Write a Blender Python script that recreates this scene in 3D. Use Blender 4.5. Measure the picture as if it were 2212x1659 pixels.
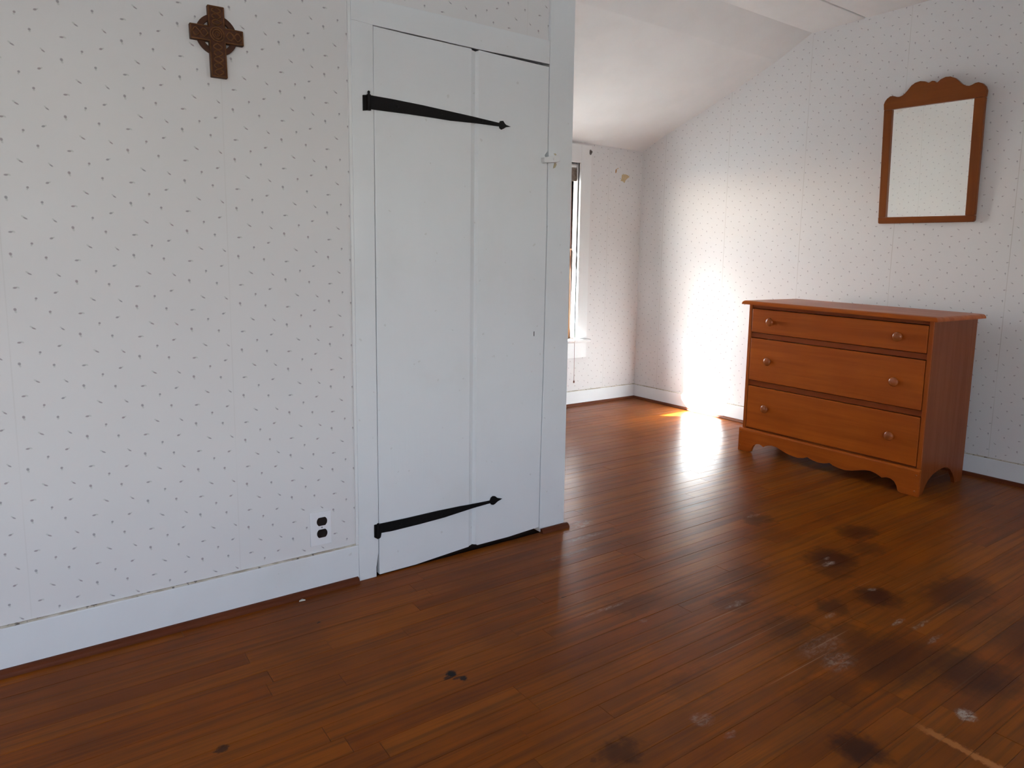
import bpy, bmesh, math, random
from mathutils import Vector, Matrix
random.seed(7)
scene = bpy.context.scene
C = scene.collection
for o in list(bpy.data.objects):
    bpy.data.objects.remove(o)

# ------------------------------------------------------------------ camera, light, exposure
def set_camera():
    cd = bpy.data.cameras.new('camera'); co = bpy.data.objects.new('camera', cd); C.objects.link(co)
    yaw, pit, rol = 0.95609308, -0.13239831, 0.01402281
    fw = Vector((math.cos(yaw)*math.cos(pit), math.sin(yaw)*math.cos(pit), math.sin(pit)))
    r = Vector((math.sin(yaw), -math.cos(yaw), 0)); u = r.cross(fw)
    c, s = math.cos(rol), math.sin(rol)
    r2 = c*r + s*u; u2 = -s*r + c*u
    m = Matrix((r2, u2, -fw)).transposed().to_4x4()
    m.translation = Vector((0, -2.1, 1.072))
    co.matrix_world = m
    cd.sensor_fit = 'HORIZONTAL'; cd.sensor_width = 36.0
    cd.lens = 1497.933/2212*36.0
    cd.shift_y = -62.84/2212
    cd.clip_start = 0.02
    scene.camera = co
set_camera()

SUN_DIR = Vector((0.78, -0.626, -0.57)).normalized()       # the way the sunlight travels
SKY_STRENGTH = 3.0
SUN_STRENGTH = 200.0
HAZE_STRENGTH = 13.0
def set_light():
    w = bpy.data.worlds.new('world'); scene.world = w; w.use_nodes = True
    nt = w.node_tree; nt.nodes.clear()
    out = nt.nodes.new('ShaderNodeOutputWorld'); bg = nt.nodes.new('ShaderNodeBackground')
    sky = nt.nodes.new('ShaderNodeTexSky'); sky.sky_type = 'NISHITA'; sky.sun_disc = False
    sky.sun_elevation = math.radians(30); sky.sun_rotation = math.atan2(-SUN_DIR.x, -SUN_DIR.y)
    sky.air_density = 1.0; sky.dust_density = 1.0; sky.ozone_density = 1.2; sky.altitude = 100
    hsv = nt.nodes.new('ShaderNodeHueSaturation'); hsv.inputs['Saturation'].default_value = 0.55
    nt.links.new(sky.outputs[0], hsv.inputs['Color'])
    tint = nt.nodes.new('ShaderNodeMix'); tint.data_type = 'RGBA'; tint.blend_type = 'MULTIPLY'; tint.inputs['Factor'].default_value = 1.0
    nt.links.new(hsv.outputs[0], tint.inputs['A']); tint.inputs['B'].default_value = (0.93, 0.89, 0.95, 1)
    nt.links.new([o for o in tint.outputs if o.type == 'RGBA'][0], bg.inputs['Color']); bg.inputs['Strength'].default_value = SKY_STRENGTH
    nt.links.new(bg.outputs[0], out.inputs[0])
    sd = bpy.data.lights.new('sun', 'SUN'); so = bpy.data.objects.new('sun', sd); C.objects.link(so)
    sd.energy = SUN_STRENGTH; sd.angle = math.radians(1.6); sd.color = (0.92, 0.965, 1.0)
    hd = bpy.data.lights.new('sun_haze', 'SUN'); ho = bpy.data.objects.new('sun_haze', hd); C.objects.link(ho)
    hd.energy = HAZE_STRENGTH; hd.angle = math.radians(28); hd.color = (0.95, 0.975, 1.0)   # thin bright cloud round the sun
    ho.rotation_euler = SUN_DIR.to_track_quat('-Z', 'Y').to_euler(); ho.location = (-2.3, 6, 5)
    so.rotation_euler = SUN_DIR.to_track_quat('-Z', 'Y').to_euler(); so.location = (-2, 6, 5)
set_light()
def portal(name, loc, direction, sx, sy):
    ld = bpy.data.lights.new(name, 'AREA'); lo = bpy.data.objects.new(name, ld); C.objects.link(lo)
    ld.shape = 'RECTANGLE'; ld.size = sx; ld.size_y = sy; ld.cycles.is_portal = True
    lo.location = loc; lo.rotation_euler = Vector(direction).to_track_quat('-Z', 'Z').to_euler()
portal('skylight_window_1', (3.05, 2.05, 1.16), (0, -1, 0), 0.66, 1.30)
portal('skylight_window_2', (-1.30, -4.08, 1.16), (0, 1, 0), 2.12, 1.36)
portal('skylight_window_3', (2.95, -4.08, 1.16), (0, 1, 0), 0.82, 1.26)
vs = scene.view_settings
vs.view_transform = 'Standard'; vs.look = 'None'; vs.gamma = 1.0; vs.use_curve_mapping = False
vs.exposure = 0.07
scene.cycles.sample_clamp_indirect = 100.0; scene.cycles.use_denoising = True
scene.cycles.max_bounces = 10; scene.cycles.diffuse_bounces = 6; scene.cycles.transparent_max_bounces = 12

# ------------------------------------------------------------------ node helpers
class NT:
    def __init__(self, name):
        self.mat = bpy.data.materials.new(name); self.mat.use_nodes = True
        self.t = self.mat.node_tree; self.t.nodes.clear()
        self.out = self.t.nodes.new('ShaderNodeOutputMaterial')
    def n(self, typ): return self.t.nodes.new(typ)
    def put(self, sock, v):
        if isinstance(v, bpy.types.NodeSocket): self.t.links.new(v, sock)
        elif v is not None:
            if isinstance(v, (tuple, list)) and len(v) == 3 and sock.type == 'RGBA': v = (*v, 1)
            sock.default_value = v
    def m(self, op, a, b=None, c=None, clamp=False):
        n = self.n('ShaderNodeMath'); n.operation = op; n.use_clamp = clamp
        for i, v in enumerate((a, b, c)):
            if v is not None: self.put(n.inputs[i], v)
        return n.outputs[0]
    def v(self, op, a, b=None, c=None):
        n = self.n('ShaderNodeVectorMath'); n.operation = op
        for i, v in enumerate((a, b, c)):
            if v is not None: self.put(n.inputs[i], v)
        return n.outputs['Value'] if op in ('DOT_PRODUCT', 'LENGTH', 'DISTANCE') else n.outputs[0]
    def comb(self, x, y, z=0.0):
        n = self.n('ShaderNodeCombineXYZ')
        for i, v in enumerate((x, y, z)): self.put(n.inputs[i], v)
        return n.outputs[0]
    def pos(self): return self.n('ShaderNodeNewGeometry').outputs['Position']
    def obj(self): return self.n('ShaderNodeTexCoord').outputs['Object']
    def sep(self, v):
        n = self.n('ShaderNodeSeparateXYZ'); self.put(n.inputs[0], v); return n.outputs
    def noise(self, vec, scale, detail=2.0, rough=0.5, dist=0.0):
        n = self.n('ShaderNodeTexNoise'); self.put(n.inputs['Vector'], vec)
        n.inputs['Scale'].default_value = scale; n.inputs['Detail'].default_value = detail
        n.inputs['Roughness'].default_value = rough; n.inputs['Distortion'].default_value = dist
        return n.outputs[0]
    def ramp(self, f, a, b, lo=0.0, hi=1.0, smooth=True):
        n = self.n('ShaderNodeMapRange'); n.interpolation_type = 'SMOOTHSTEP' if smooth else 'LINEAR'
        for i, v in enumerate((f, a, b, lo, hi)): self.put(n.inputs[i], v)
        return n.outputs[0]
    def mix(self, f, a, b, mode='MIX'):
        n = self.n('ShaderNodeMix'); n.data_type = 'RGBA'; n.blend_type = mode
        self.put(n.inputs['Factor'], f); self.put(n.inputs['A'], a); self.put(n.inputs['B'], b)
        return [o for o in n.outputs if o.type == 'RGBA'][0]
    def scale(self, v, s): return self.v('MULTIPLY', v, s)
    def bump(self, h, strength, dist):
        n = self.n('ShaderNodeBump'); self.put(n.inputs['Height'], h)
        n.inputs['Strength'].default_value = strength; n.inputs['Distance'].default_value = dist
        return n.outputs[0]
    def pbr(self, col, rough=0.5, metal=0.0, normal=None, coat=0.0, coat_rough=0.1, spec=0.5):
        p = self.n('ShaderNodeBsdfPrincipled')
        self.put(p.inputs['Base Color'], col); self.put(p.inputs['Roughness'], rough)
        self.put(p.inputs['Metallic'], metal); self.put(p.inputs['Specular IOR Level'], spec)
        self.put(p.inputs['Coat Weight'], coat); self.put(p.inputs['Coat Roughness'], coat_rough)
        if normal is not None: self.put(p.inputs['Normal'], normal)
        self.t.links.new(p.outputs[0], self.out.inputs[0])
        return self.mat

# ------------------------------------------------------------------ materials
def wallpaper(name, u_axis, u_sign, seam0, seam_w, phase=(0.015, 1.570), density=1.0, seam=1.0):
    k = NT(name); P = k.pos(); s = k.sep(P)
    u = k.m('MULTIPLY', s[u_axis], u_sign); v = s[2]
    V2x, V2z, V1z = 0.1338, 0.0690, 0.1362
    a = k.m('MULTIPLY', k.m('SUBTRACT', u, phase[0]), 1/V2x)
    b = k.m('MULTIPLY', k.m('SUBTRACT', k.m('SUBTRACT', v, phase[1]), k.m('MULTIPLY', a, V2z)), 1/V1z)
    lat = k.comb(a, b, 0.0)
    #      lattice pos     bud: length, width, angle      leaf offset(m), length, width, angle
    spr = [((.02, .005), (.0052, .0019, -28), (-.0050, .0040), (.0042, .0022, -35)),
           ((.48, .740), (.0046, .0018, -36), (-.0040, .0042), (.0034, .0018, -45)),
           ((.78, .875), (.0046, .0024, 4), (.0062, .0008), (.0040, .0022, -25)),
           ((.755, .495), (.0034, .0040, 20), (.0012, -.0058), (.0026, .0034, 25)),
           ((.09, .520), (.0030, .0030, 0), (-.0010, -.0046), (.0022, .0022, 0)),
           ((.40, .465), (.0040, .0026, 16), (.0046, .0020), (.0030, .0018, 30)),
           ((.295, .165), (.0032, .0032, 0), (.0004, -.0046), (.0026, .0022, 10))]
    bud = None; leaf = None
    def ell(d, off, L, W, ang):
        # squared elliptical radius from lattice difference d
        ca, sa = math.cos(math.radians(ang)), math.sin(math.radians(ang))
        ax = ((V2x*ca + V2z*sa)/L, (V1z*sa)/L, 0); ay = ((-V2x*sa + V2z*ca)/W, (V1z*ca)/W, 0)
        ox = (off[0]*ca + off[1]*sa)/L; oy = (-off[0]*sa + off[1]*ca)/W
        q = k.m('SUBTRACT', k.v('DOT_PRODUCT', d, ax), ox); r = k.m('SUBTRACT', k.v('DOT_PRODUCT', d, ay), oy)
        return k.m('MULTIPLY_ADD', r, r, k.m('MULTIPLY', q, q))
    for p, (L, W, A), off, (l2, w2, a2) in spr:
        d = k.v('SUBTRACT', lat, (p[0], p[1], 0))
        wn = k.n('ShaderNodeVectorMath'); wn.operation = 'WRAP'
        k.put(wn.inputs[0], d); wn.inputs[1].default_value = (.5, .5, .5); wn.inputs[2].default_value = (-.5, -.5, -.5)
        d = wn.outputs[0]
        e1 = ell(d, (0, 0), L, W, A); e2 = ell(d, off, l2, w2, a2)
        bud = e1 if bud is None else k.m('MINIMUM', bud, e1)
        leaf = e2 if leaf is None else k.m('MINIMUM', leaf, e2)
    mb = k.ramp(bud, 0.2, 1.5, 0.62*density, 0.0); ml = k.ramp(leaf, 0.2, 1.6, 0.27*density, 0.0)
    weave = k.noise(k.scale(P, (260, 260, 900)), 1.0, 1.0)
    blot = k.noise(P, 1.7, 3.0)
    base = k.mix(k.ramp(blot, 0.35, 0.7), (.728, .714, .712), (.705, .690, .688))
    base = k.mix(k.ramp(weave, 0.2, 0.8, 0.0, 0.05, False), base, (.55, .52, .52))
    hue = k.noise(k.comb(k.m('FLOOR', k.m('MULTIPLY', a, 7.0)), k.m('FLOOR', k.m('MULTIPLY', b, 7.0))), 3.1)
    col = k.mix(ml, base, (.20, .26, .20))
    col = k.mix(mb, col, k.mix(k.ramp(hue, 0.4, 0.6), (.13, .11, .14), (.17, .09, .12)))
    # paper seams
    t = k.m('MULTIPLY', k.m('SUBTRACT', u, seam0), 1/seam_w)
    dist = k.m('MULTIPLY', k.m('ABSOLUTE', k.m('SUBTRACT', t, k.m('ROUND', t))), seam_w)
    brk = k.noise(k.comb(0.0, 0.0, v), 3.0, 2.0)
    line = k.m('MULTIPLY', k.ramp(dist, 0.0006, 0.0022, 1.0, 0.0), k.ramp(brk, 0.35, 0.6, 0.12*seam, 0.42*seam))
    col = k.mix(line, col, (.40, .36, .32))
    h = k.m('MULTIPLY_ADD', line, -0.6, k.m('MULTIPLY', weave, 0.25))
    return k.pbr(col, 0.62, normal=k.bump(h, 0.25, 0.001), spec=0.3)

def white_paint(name, col=(.745, .765, .78), grain_axis=2, wear=0.5, rough=0.42):
    k = NT(name); P = k.pos()
    sc = [55, 55, 55]; sc[grain_axis] = 2.2
    brush = k.noise(k.scale(P, tuple(sc)), 1.0, 3.0, 0.55)
    fine = k.noise(P, 90.0, 2.0)
    dirt = k.noise(P, 2.6, 4.0, 0.6)
    c = k.mix(k.ramp(dirt, 0.50, 0.78, 0.0, 0.45*wear), col, (.60, .59, .55))
    spots = k.noise(P, 46.0, 1.0)
    c = k.mix(k.ramp(spots, 0.735, 0.78, 0.0, 0.55*wear), c, (.42, .40, .36))
    h = k.m('MULTIPLY_ADD', fine, 0.35, brush)
    return k.pbr(c, k.ramp(brush, 0.3, 0.7, rough-0.05, rough+0.10), normal=k.bump(h, 0.22, 0.0016), spec=0.45)

def plaster(name):
    k = NT(name); P = k.pos()
    n1 = k.noise(P, 5.0, 4.0, 0.55); n2 = k.noise(P, 70.0, 2.0)
    c = k.mix(k.ramp(n1, 0.35, 0.7), (.765, .752, .742), (.735, .722, .712))
    return k.pbr(c, 0.7, normal=k.bump(k.m('MULTIPLY_ADD', n2, 0.2, n1), 0.12, 0.008), spec=0.25)

def furniture_wood(name, axis, base=(.45, .105, .0112), dark=(.26, .046, .0055), rough=0.33, spec=0.18):
    k = NT(name); P = k.obj()
    sc = [26.0, 26.0, 26.0]; sc[axis] = 1.3
    g = k.noise(k.scale(P, tuple(sc)), 1.0, 4.0, 0.55, 0.6)
    sc2 = [120.0]*3; sc2[axis] = 5.0
    pores = k.noise(k.scale(P, tuple(sc2)), 1.0, 2.0)
    blot = k.noise(k.scale(P, (1, 1, 1)), 5.5, 3.0, 0.6)
    c = k.mix(k.ramp(g, 0.32, 0.74, 0.0, 0.55), base, dark)
    c = k.mix(k.ramp(blot, 0.35, 0.70, 0.0, 0.40), c, (base[0]*.78, base[1]*.62, base[2]*.6))
    c = k.mix(k.ramp(pores, 0.55, 0.75, 0.0, 0.22), c, dark)
    return k.pbr(c, k.ramp(g, 0.3, 0.7, rough-0.04, rough+0.06), normal=k.bump(pores, 0.06, 0.0006), spec=spec)

STAINS = [  # x, y, radius x, radius y, strength : burnt dark finish
    (2.725, -.698, .065, .050, .85), (2.599, -.81, .060, .040, .55), (2.385, -.788, .080, .060, .90),
    (2.30, -.840, .060, .050, .65), (2.234, -1.034, .055, .050, .95), (2.505, -1.171, .120, .065, .70),
    (2.042, -.988, .040, .040, .70), (1.923, -1.118, .055, .045, .60), (1.816, -1.0, .075, .050, .62),
    (1.905, -1.254, .120, .080, .70), (2.01, -1.382, .080, .090, .80), (1.469, -1.388, .042, .040, .95),
    (1.797, -.80, .060, .040, .50), (2.50, -.39, .055, .035, .70), (1.77, -1.09, .100, .06, .45),
    (1.35, -1.02, .07, .04, .35), (1.52, -.62, .08, .04, .45), (1.017, -1.096, .040, .028, .70),
    (2.00, -.70, .08, .05, .35), (1.60, -1.24, .09, .05, .40), (2.36, -1.46, .12, .10, .6)]
BLACK = [(.856, -.631, .014, .013, 1.0), (.842, -.640, .016, .006, .8), (.871, -.666, .012, .012, .95), (.860, -.655, .012, .006, .7),
         (.294, -.593, .015, .011, .75), (.658, -.184, .008, .005, .8), (1.373, -.471, .012, .003, .7), (.95, -1.08, .010, .008, .4)]
WHITE = [(2.526, -.351, .040, .012, .65), (2.340, -.803, .034, .013, 1.0), (2.378, -.775, .020, .010, .6), (2.269, -1.002, .018, .010, .9),
         (1.805, -1.472, .028, .022, 1.25), (2.122, -1.158, .036, .009, .9), (2.165, -1.205, .050, .007, .55), (2.11, -1.265, .045, .007, .6),
         (1.766, -1.171, .060, .035, .40), (1.80, -1.10, .10, .04, .25), (1.259, -1.123, .030, .022, .40), (1.269, -1.195, .020, .010, .5),
         (1.80, -.81, .050, .012, .45), (1.83, -.012, .060, .035, .55), (1.78, -.13, .12, .014, .35), (1.98, -1.02, .03, .010, .5),
          (1.479, -.717, .014, .012, .35), (1.44, -.60, .10, .008, .35), (1.60, -.22, .10, .02, .28)]
def floor_wood():
    k = NT('floor_wood'); P = k.pos()
    at = k.n('ShaderNodeAttribute'); at.attribute_type = 'OBJECT'; at.attribute_name = 'tint'
    tint = at.outputs['Fac']
    off = k.comb(k.m('MULTIPLY', tint, 37.0), 0.0, k.m('MULTIPLY', tint, 11.0))
    Q = k.v('ADD', P, off)
    g = k.noise(k.scale(Q, (1.6, 48, 1)), 1.0, 4.0, 0.6, 0.5)
    fine = k.noise(k.scale(Q, (5, 230, 1)), 1.0, 2.0)
    blot = k.noise(P, 2.3, 3.0, 0.55)
    c = k.mix(tint, (.232, .054, .0048), (.315, .086, .0064))
    c = k.mix(k.ramp(g, 0.36, 0.74, 0.0, 0.62), c, (.085, .026, .009))
    c = k.mix(k.ramp(fine, 0.5, 0.8, 0.0, 0.35), c, (.075, .022, .008))
    c = k.mix(k.ramp(blot, 0.40, 0.72, 0.0, 0.45), c, (.110, .032, .010))
    wob = k.noise(P, 24.0, 3.0, 0.6); wob2 = k.noise(k.v('ADD', P, (5.2, 1.3, 0)), 24.0, 3.0, 0.6)
    W = k.v('ADD', P, k.comb(k.m('MULTIPLY', k.m('SUBTRACT', wob, 0.5), 0.10), k.m('MULTIPLY', k.m('SUBTRACT', wob2, 0.5), 0.10)))
    wf = k.noise(P, 90.0, 3.0, 0.7)
    Wf = k.v('ADD', P, k.comb(k.m('MULTIPLY', k.m('SUBTRACT', wf, 0.5), 0.03), k.m('MULTIPLY', k.m('SUBTRACT', wob, 0.5), 0.03)))
    def mask(lst, vec, lo, hi):
        tot = None
        for (x, y, rx, ry, st) in lst:
            d = k.v('MULTIPLY', k.v('SUBTRACT', vec, (x, y, 0)), (1/rx, 1/ry, 0))
            m_ = k.ramp(k.v('DOT_PRODUCT', d, d), lo, hi, st, 0.0)
            tot = m_ if tot is None else k.m('MAXIMUM', tot, m_)
        return tot
    dk = mask(STAINS, W, 0.0, 3.2)
    c = k.mix(k.m('MULTIPLY', dk, 0.88), c, (.022, .0075, .0065))
    bk = mask(BLACK, Wf, 0.3, 1.4); c = k.mix(bk, c, (.012, .010, .010))
    sp = k.noise(k.scale(P, (38, 75, 1)), 1.0, 4.0, 0.75, 0.8)
    wh = k.m('MULTIPLY', 0.0 if False else mask(WHITE, Wf, 0.1, 1.5), k.ramp(sp, 0.42, 0.66, 0.12, 0.95))
    c = k.mix(k.m('MINIMUM', wh, 0.85), c, (.43, .36, .30))
    # worn strip crossing the boards near the corner of the frame
    s = k.sep(Wf)
    st = k.m('MULTIPLY', k.ramp(k.m('ABSOLUTE', k.m('SUBTRACT', s[0], 1.665)), 0.006, 0.016, 1.0, 0.0), k.ramp(s[1], -1.40, -1.47, 0.0, 1.0))
    c = k.mix(k.m('MULTIPLY', st, 0.8), c, (.46, .175, .050))
    # long scratches along the boards in the walked-on middle
    sx = k.noise(k.scale(P, (1.4, 150, 1)), 1.0, 1.0)
    area = k.m('MULTIPLY', k.ramp(k.v('LENGTH', k.v('MULTIPLY', k.v('SUBTRACT', P, (1.95, -.95, 0)), (1.2, 1.9, 0))), 0.35, 1.05, 1.0, 0.0), k.ramp(sx, 0.70, 0.76, 0.0, 0.45))
    c = k.mix(area, c, (.36, .24, .15))
    wearn = k.noise(P, 3.3, 4.0, 0.6)
    rough = k.m('ADD', k.ramp(wearn, 0.35, 0.70, 0.285, 0.33), k.m('MULTIPLY', wh, 0.25))
    h = k.m('MULTIPLY_ADD', k.noise(P, 14.0, 2.0), 0.8, k.m('MULTIPLY', fine, 0.18))
    return k.pbr(c, rough, normal=k.bump(h, 0.22, 0.0022), spec=0.08)

def simple(name, col, rough=0.5, metal=0.0, var=0.15, scale=30.0, bump=0.1, spec=0.5):
    k = NT(name); P = k.obj(); n_ = k.noise(P, scale, 3.0)
    c = k.mix(k.ramp(n_, 0.3, 0.7), col, tuple(x*(1-var) for x in col))
    return k.pbr(c, rough, metal, normal=k.bump(n_, bump, 0.001), spec=spec)
def glass(name):
    k = NT(name)
    tr = k.n('ShaderNodeBsdfTransparent'); tr.inputs[0].default_value = (.93, .95, .94, 1)
    gl = k.n('ShaderNodeBsdfGlossy'); gl.inputs['Roughness'].default_value = 0.02
    lw = k.n('ShaderNodeLayerWeight'); lw.inputs[0].default_value = 0.5
    fac = k.m('MULTIPLY_ADD', k.m('POWER', lw.outputs['Facing'], 5.0), 0.75, 0.035)
    smudge = k.noise(k.pos(), 6.0, 3.0)
    k.put(gl.inputs['Color'], k.mix(smudge, (.9, .9, .9), (1, 1, 1)))
    mx = k.n('ShaderNodeMixShader'); k.t.links.new(fac, mx.inputs[0])
    k.t.links.new(tr.outputs[0], mx.inputs[1]); k.t.links.new(gl.outputs[0], mx.inputs[2])
    k.t.links.new(mx.outputs[0], k.out.inputs[0]); return k.mat
def mirror_mat():
    k = NT('mirror_glass')
    n_ = k.noise(k.obj(), 12.0, 3.0)
    return k.pbr(k.mix(n_, (.955, .975, .935), (.945, .965, .925)), 0.015, 1.0)
def caulk_mat():
    k = NT('old_caulk'); P = k.pos()
    n_ = k.noise(k.scale(P, (14, 14, 60)), 1.0, 4.0, 0.7); n2 = k.noise(P, 55.0, 2.0)
    c = k.mix(k.ramp(n_, 0.40, 0.60), (.60, .56, .48), (.40, .35, .27))
    c = k.mix(k.ramp(n2, 0.60, 0.66, 0, .85), c, (.09, .07, .06))
    return k.pbr(c, 0.7)
def carved_mat(name='carved_brown_field', tone=(.060, .021, .010)):
    k = NT(name); P = k.obj()
    n_ = k.noise(P, 60.0, 3.0, 0.6); n2 = k.noise(P, 220.0, 2.0)
    c = k.mix(k.ramp(n_, 0.35, 0.65), tone, tuple(x*1.5 for x in tone))
    return k.pbr(c, 0.55, normal=k.bump(n2, 0.3, 0.001), spec=0.25)

MAT = dict(
    paper_a=wallpaper('wallpaper_left', 0, 1.0, -0.035, 0.5245, seam=0.35),
    paper_b=wallpaper('wallpaper_right', 1, -1.0, -1.05, 0.576, (0.03, 1.61), seam=1.4),
    paper_c=wallpaper('wallpaper_back', 0, 1.0, 3.670, 0.5245, (0.07, 1.59)),
    paper_e=wallpaper('wallpaper_side', 1, 1.0, 0.30, 0.5245, (0.0, 1.5)),
    paper_d=wallpaper('wallpaper_front', 0, -1.0, 0.0, 0.5245, (0.0, 1.5)),
    paint=white_paint('white_door_paint'), paint_h=white_paint('white_board_paint', grain_axis=0),
    paint_y=white_paint('white_board_paint_side', grain_axis=1),
    trimwhite=white_paint('white_window_paint', (.76, .765, .765), 2, 0.35),
    ceil=plaster('ceiling_paint'), floor=floor_wood(),
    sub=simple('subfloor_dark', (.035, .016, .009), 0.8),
    shoe=furniture_wood('shoe_wood', 0, (.135, .036, .013), (.075, .020, .009), 0.45, 0.12),
    shoe_y=furniture_wood('shoe_wood_side', 1, (.135, .036, .013), (.075, .020, .009), 0.45, 0.12),
    wood_y=furniture_wood('maple_across', 1), wood_z_shaded=furniture_wood('maple_upright_shaded', 2, (.22, .052, .0085), (.155, .033, .0055)),  # upright side wood darkened: shade on the dresser side put into the colour
    wood_stile_lit=furniture_wood('maple_stile_lit', 2, (.40, .095, .012), (.28, .055, .007)),  # brighter copy of the upright wood: lit front edges put into the colour
    wood_rail_shaded=furniture_wood('maple_rail_shaded', 1, (.27, .058, .011), (.17, .034, .007)),  # rail wood darkened: the shade between drawers put into the colour
    wood_knob=furniture_wood('maple_knob', 0, (.38, .105, .024), (.27, .066, .014), 0.16, 0.5),
    frame_y=furniture_wood('frame_wood_across', 1, (.235, .066, .013), (.14, .034, .008), 0.34),
    frame_z=furniture_wood('frame_wood_upright', 2, (.235, .066, .013), (.14, .034, .008), 0.34),
    iron=simple('black_iron', (.007, .006, .006), 0.5, 0.0, 0.3, 120, 0.3, 0.15),
    plate=simple('outlet_plate', (.78, .78, .80), 0.30, 0, 0.02, 10, 0.0),
    brown=simple('brown_bakelite', (.020, .013, .011), 0.35, 0, 0.2, 40, 0.0, 0.2),
    dark=simple('dark_gap', (.012, .010, .009), 0.9), screw=simple('screw_metal', (.55, .55, .56), 0.35, 0.9),
    glass=glass('window_glass'), mirror=mirror_mat(), caulk=caulk_mat(), carved=carved_mat(), carved_hi=carved_mat('carved_brown_relief', (.125, .050, .016)),  # field darker, relief lighter: shade in the carved grooves put into the colour
    sash=furniture_wood('sash_wood', 2, (.23, .115, .050), (.13, .06, .03), 0.5),
    shade=simple('woven_shade', (.235, .190, .155), 0.85, 0, 0.35, 90, 0.5),
    cord=simple('brown_cord', (.22, .085, .055), 0.8), torn=simple('torn_paper_yellow', (.60, .45, .26), 0.85, 0, 0.15, 60),
    torn2=simple('torn_paper_orange', (.50, .25, .08), 0.85), grey=simple('grey_metal', (.23, .22, .21), 0.5, 0.3, 0.5, 200),
    rawwood=simple('bare_wood_patch', (.52, .44, .28), 0.8, 0, 0.4, 200), bounce_slab=simple('bounce_grey', (.17, .168, .16), 0.95, 0, 0.2, 3.0), ground=simple('bounce_ground', (.255, .258, .245), 0.95, 0, 0.4, 0.7),
    roof=simple('roof_shingle', (.25, .24, .23), 0.9), chip=simple('paint_chip_white', (.70, .68, .60), 0.6),
    ply=simple('pale_lath', (.5, .45, .4), 0.8))

# ------------------------------------------------------------------ mesh helpers
def link(name, bm, mat, parent=None, smooth=False, bevel=0.0, seg=2, loc=None):
    bmesh.ops.recalc_face_normals(bm, faces=bm.faces)
    me = bpy.data.meshes.new(name); bm.to_mesh(me); bm.free()
    if mat: me.materials.append(mat)
    o = bpy.data.objects.new(name, me); C.objects.link(o)
    if smooth:
        for p in me.polygons: p.use_smooth = True
    if loc: 
        me.transform(Matrix.Translation(-Vector(loc))); o.location = loc
    if parent is not None:
        o.parent = parent
        if loc is None: o.matrix_parent_inverse = Matrix.Identity(4)
        # children keep world coordinates: subtract the parent's place
        pl = parent.location if parent.parent is None else parent.location + parent.parent.location
        if loc: o.location = Vector(loc) - pl
        else: me.transform(Matrix.Translation(-pl))
    if bevel > 0:
        b = o.modifiers.new('bevel', 'BEVEL'); b.width = bevel; b.segments = seg; b.limit_method = 'ANGLE'; b.angle_limit = math.radians(40)
        b.harden_normals = False
    return o
def empty(name, loc):
    o = bpy.data.objects.new(name, None); C.objects.link(o); o.location = loc; o.empty_display_size = 0.1; return o
def tag(o, label=None, cat=None, group=None, kind=None):
    for a, b in (('label', label), ('category', cat), ('group', group), ('kind', kind)):
        if b: o[a] = b
    return o
def box(bm, x0, x1, y0, y1, z0, z1):
    vs_ = [bm.verts.new((x, y, z)) for x in (x0, x1) for y in (y0, y1) for z in (z0, z1)]
    for f in ((0, 1, 3, 2), (4, 6, 7, 5), (0, 4, 5, 1), (2, 3, 7, 6), (0, 2, 6, 4), (1, 5, 7, 3)):
        bm.faces.new([vs_[i] for i in f])
    return vs_
def bx(*a):
    bm = bmesh.new(); box(bm, *a); return bm
def prism(bm, pts, axis, a, b):
    """extrude a 2-D outline between a and b along axis (0: pts are y,z; 1: x,z; 2: x,y)"""
    def P(p, t): return {0: (t, p[0], p[1]), 1: (p[0], t, p[1]), 2: (p[0], p[1], t)}[axis]
    A = [bm.verts.new(P(p, a)) for p in pts]; B = [bm.verts.new(P(p, b)) for p in pts]
    n = len(pts); bm.faces.new(A); bm.faces.new(B[::-1])
    for i in range(n): bm.faces.new((A[i], A[(i+1) % n], B[(i+1) % n], B[i]))
def pr(pts, axis, a, b):
    bm = bmesh.new(); prism(bm, pts, axis, a, b); return bm
def lathe(bm, prof, centre, axis, n=24):
    """prof: (distance along axis, radius); axis a unit Vector"""
    ax = Vector(axis).normalized(); t = Vector((0, 0, 1)) if abs(ax.z) < .9 else Vector((1, 0, 0))
    e1 = ax.cross(t).normalized(); e2 = ax.cross(e1); c = Vector(centre); rings = []
    for (h, r) in prof:
        if r < 1e-6: rings.append([bm.verts.new(c + ax*h)])
        else: rings.append([bm.verts.new(c + ax*h + r*(math.cos(2*math.pi*i/n)*e1 + math.sin(2*math.pi*i/n)*e2)) for i in range(n)])
    for A, B in zip(rings, rings[1:]):
        if len(A) == 1 and len(B) == 1: continue
        for i in range(n):
            j = (i+1) % n
            if len(A) == 1: bm.faces.new((A[0], B[j], B[i]))
            elif len(B) == 1: bm.faces.new((A[i], A[j], B[0]))
            else: bm.faces.new((A[i], A[j], B[j], B[i]))
    for R in (rings[0], rings[-1]):
        if len(R) > 2: bm.faces.new(R)
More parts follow.
